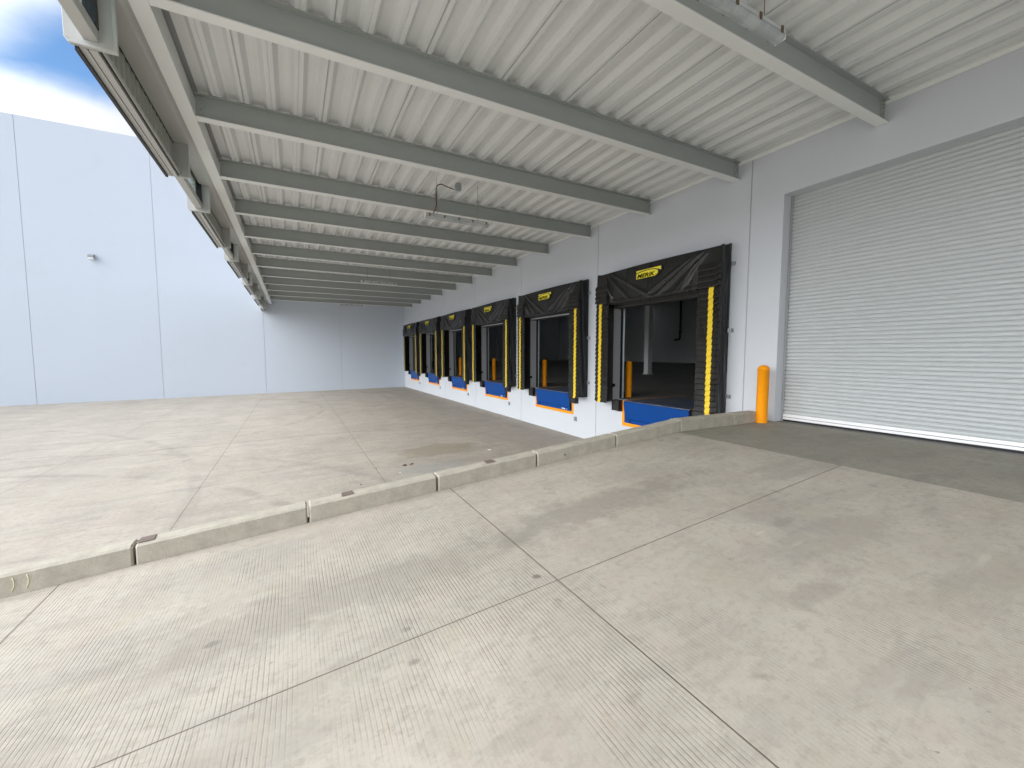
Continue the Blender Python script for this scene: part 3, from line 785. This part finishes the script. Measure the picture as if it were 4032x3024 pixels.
def leveler(k):
    c = DC[k]-.01
    t = thing('dock_leveler', (0, c, FL), f'blue dock leveler in an orange frame at the {words[k]} dock', 'dock leveler', 'blue dock levelers')
    w = 1.155
    mb = MB(); xo, xi = -.010, .0
    mb.box(xo, .04, c-w, c+w, .673, .763); 
    for s in (-1, 1): mb.box(xo, .04, c+s*w, c+s*(w-.085), .763, FL-.02)
    mb.build('pit_frame', 'orange', t, bevel=.004)
    a = MB(); lw = 1.03
    a.add([(-.095, c-lw, 1.322), (-.095, c+lw, 1.322), (-.045, c+lw-.02, .872), (-.045, c-lw+.02, .872), (-.060, c-lw, 1.330), (-.060, c+lw, 1.330), (-.012, c+lw-.02, .866), (-.012, c-lw+.02, .866)],
          [(0,1,2,3), (4,7,6,5), (0,4,5,1), (1,5,6,2), (2,6,7,3), (3,7,4,0)])
    lip = a.build('lip', 'blue', t, bevel=.003)
    a = MB(); a.tube([(-.066, c-lw, 1.326), (-.066, c+lw, 1.326)], .013, 8); a.build('hinge', 'blue', lip)
    a = MB(); a.box(-.052, -.047, c-lw+.15, c-lw+.47, .80, .835); a.build('sticker', 'sticker', lip)
    a = MB()
    a.box(-.045, .0, c-lw+.02, c+lw-.02, .79, .862); a.box(-.02, .03, c-lw-.03, c+lw+.03, .765, .80)
    for s in (-1, 1): a.box(-.075, -.0, c+s*.83-.02, c+s*.83+.02, .78, .875)
    a.build('lip_keeper', 'blue', t, bevel=.003)
    a = MB(); a.box(-.058, 2.25, c-lw, c+lw, FL-.020, FL+.003); a.build('deck_plate', 'checker', t)
    a = MB()
    for s in (-1, 1): a.box(.01, 2.27, c+s*(lw+.035), c+s*(lw+.06), FL-.01, FL+.0025)
    a.box(2.262, 2.285, c-lw-.06, c+lw+.06, FL-.01, FL+.0025)
    a.build('edge_angle', 'orange', t)
    a = MB(); a.box(.12, .14, c-lw-.05, c+lw+.05, .72, FL-.025); a.build('pit_back', 'gasket', t)  # black sheet stands in for the shade inside the pit behind the lip
for k in range(6): leveler(k)

def bumper(k, s):
    c = DC[k]; side = 'far' if s > 0 else 'near'
    y = c + s*1.275
    t = thing('dock_bumper', (0, y, 1.2), f'black rubber bumper on the {side} side of the {words[k]} blue leveler', 'bumper', 'black dock bumpers')
    mb = MB()
    for i in range(7):
        a = y-.125+.25*i/7; mb.box(-.135+.003*(i % 2), -.012, a+.001, a+.25/7-.001, 1.065, 1.342)
    mb.build('rubber_pad', 'rubber', t, bevel=.003)
    mb = MB()
    for q in (-1, 1): mb.box(-.145, -.002, y+q*.128, y+q*.136, 1.058, 1.35); mb.tube([(-.08, y+q*.136, 1.13), (-.08, y+q*.15, 1.13)], .014, 6); mb.tube([(-.08, y+q*.136, 1.27), (-.08, y+q*.15, 1.27)], .014, 6)
    mb.box(-.010, -.002, y-.14, y+.14, 1.05, 1.352)
    mb.build('steel_plate', 'black', t)
for k in range(6):
    bumper(k, 1)
    bumper(k, -1)
# small grey boxes on the wall below the docks
for k in range(1, 6):
    y = 10.497+DP*(k-1)
    t = thing('outlet_box', (0, y, .55), f'small grey box on the white wall below the {words[k]} dock', 'outlet box', 'small grey wall boxes')
    mb = MB(); mb.box(-.035, -.002, y-.06, y+.06, .49, .625); mb.build('box_body', 'boxgrey', t, bevel=.004)
    mb = MB(); mb.box(-.042, -.035, y-.05, y+.012, .50, .615); mb.build('box_cover', 'galv', t)

# ------------------------------------------------------------------ litter in the yard
def leaf(x, y, s, label, mat='leafy', seed=0):
    r_ = random.Random(seed); mb = MB(); z = yardz(x)
    for q in range(5 if s > .06 else 2):
        cx_, cy_ = x+(r_.random()-.5)*s*1.6, y+(r_.random()-.5)*s; a = r_.random()*6; l = s*(.35+.3*r_.random())
        pts = []
        for i in range(8):
            th = 2*math.pi*i/8; rr = l*(.6+.4*math.cos(th)**2)*(.8+.4*r_.random())
            u, v = rr*math.cos(th), rr*math.sin(th)*.5
            pts.append((cx_+u*math.cos(a)-v*math.sin(a), cy_+u*math.sin(a)+v*math.cos(a), z+.004+.02*r_.random()*s/.1))
        mb.add([(cx_, cy_, z+.02)]+pts, [(0, i+1, (i+1) % 8+1) for i in range(8)])
    o = mb.build('scrap' if mat == 'paper' else 'dry_leaf', mat, None, (x, y, z)); tag(o, label, 'scrap' if mat == 'paper' else 'leaf', 'litter on the yard')
leaf(-5.47, 9.78, .13, 'largest clump of dry red-brown leaves on the yard', seed=1)
leaf(-5.75, 9.25, .05, 'pale scrap just in front of the leaf clump', 'paper', 2)
leaf(-3.16, 10.18, .07, 'white scrap on the yard nearest the dock wall', 'paper', 3)
leaf(-6.66, 8.79, .05, 'single brown leaf on the yard closest to the curb', seed=4)
leaf(-6.20, 9.89, .05, 'small dark leaf lying on the long yard joint', seed=5)
leaf(-4.68, 12.93, .06, 'left of two dark leaves lying side by side on the yard', seed=6)
leaf(-4.38, 12.67, .06, 'right of two dark leaves lying side by side on the yard', seed=7)
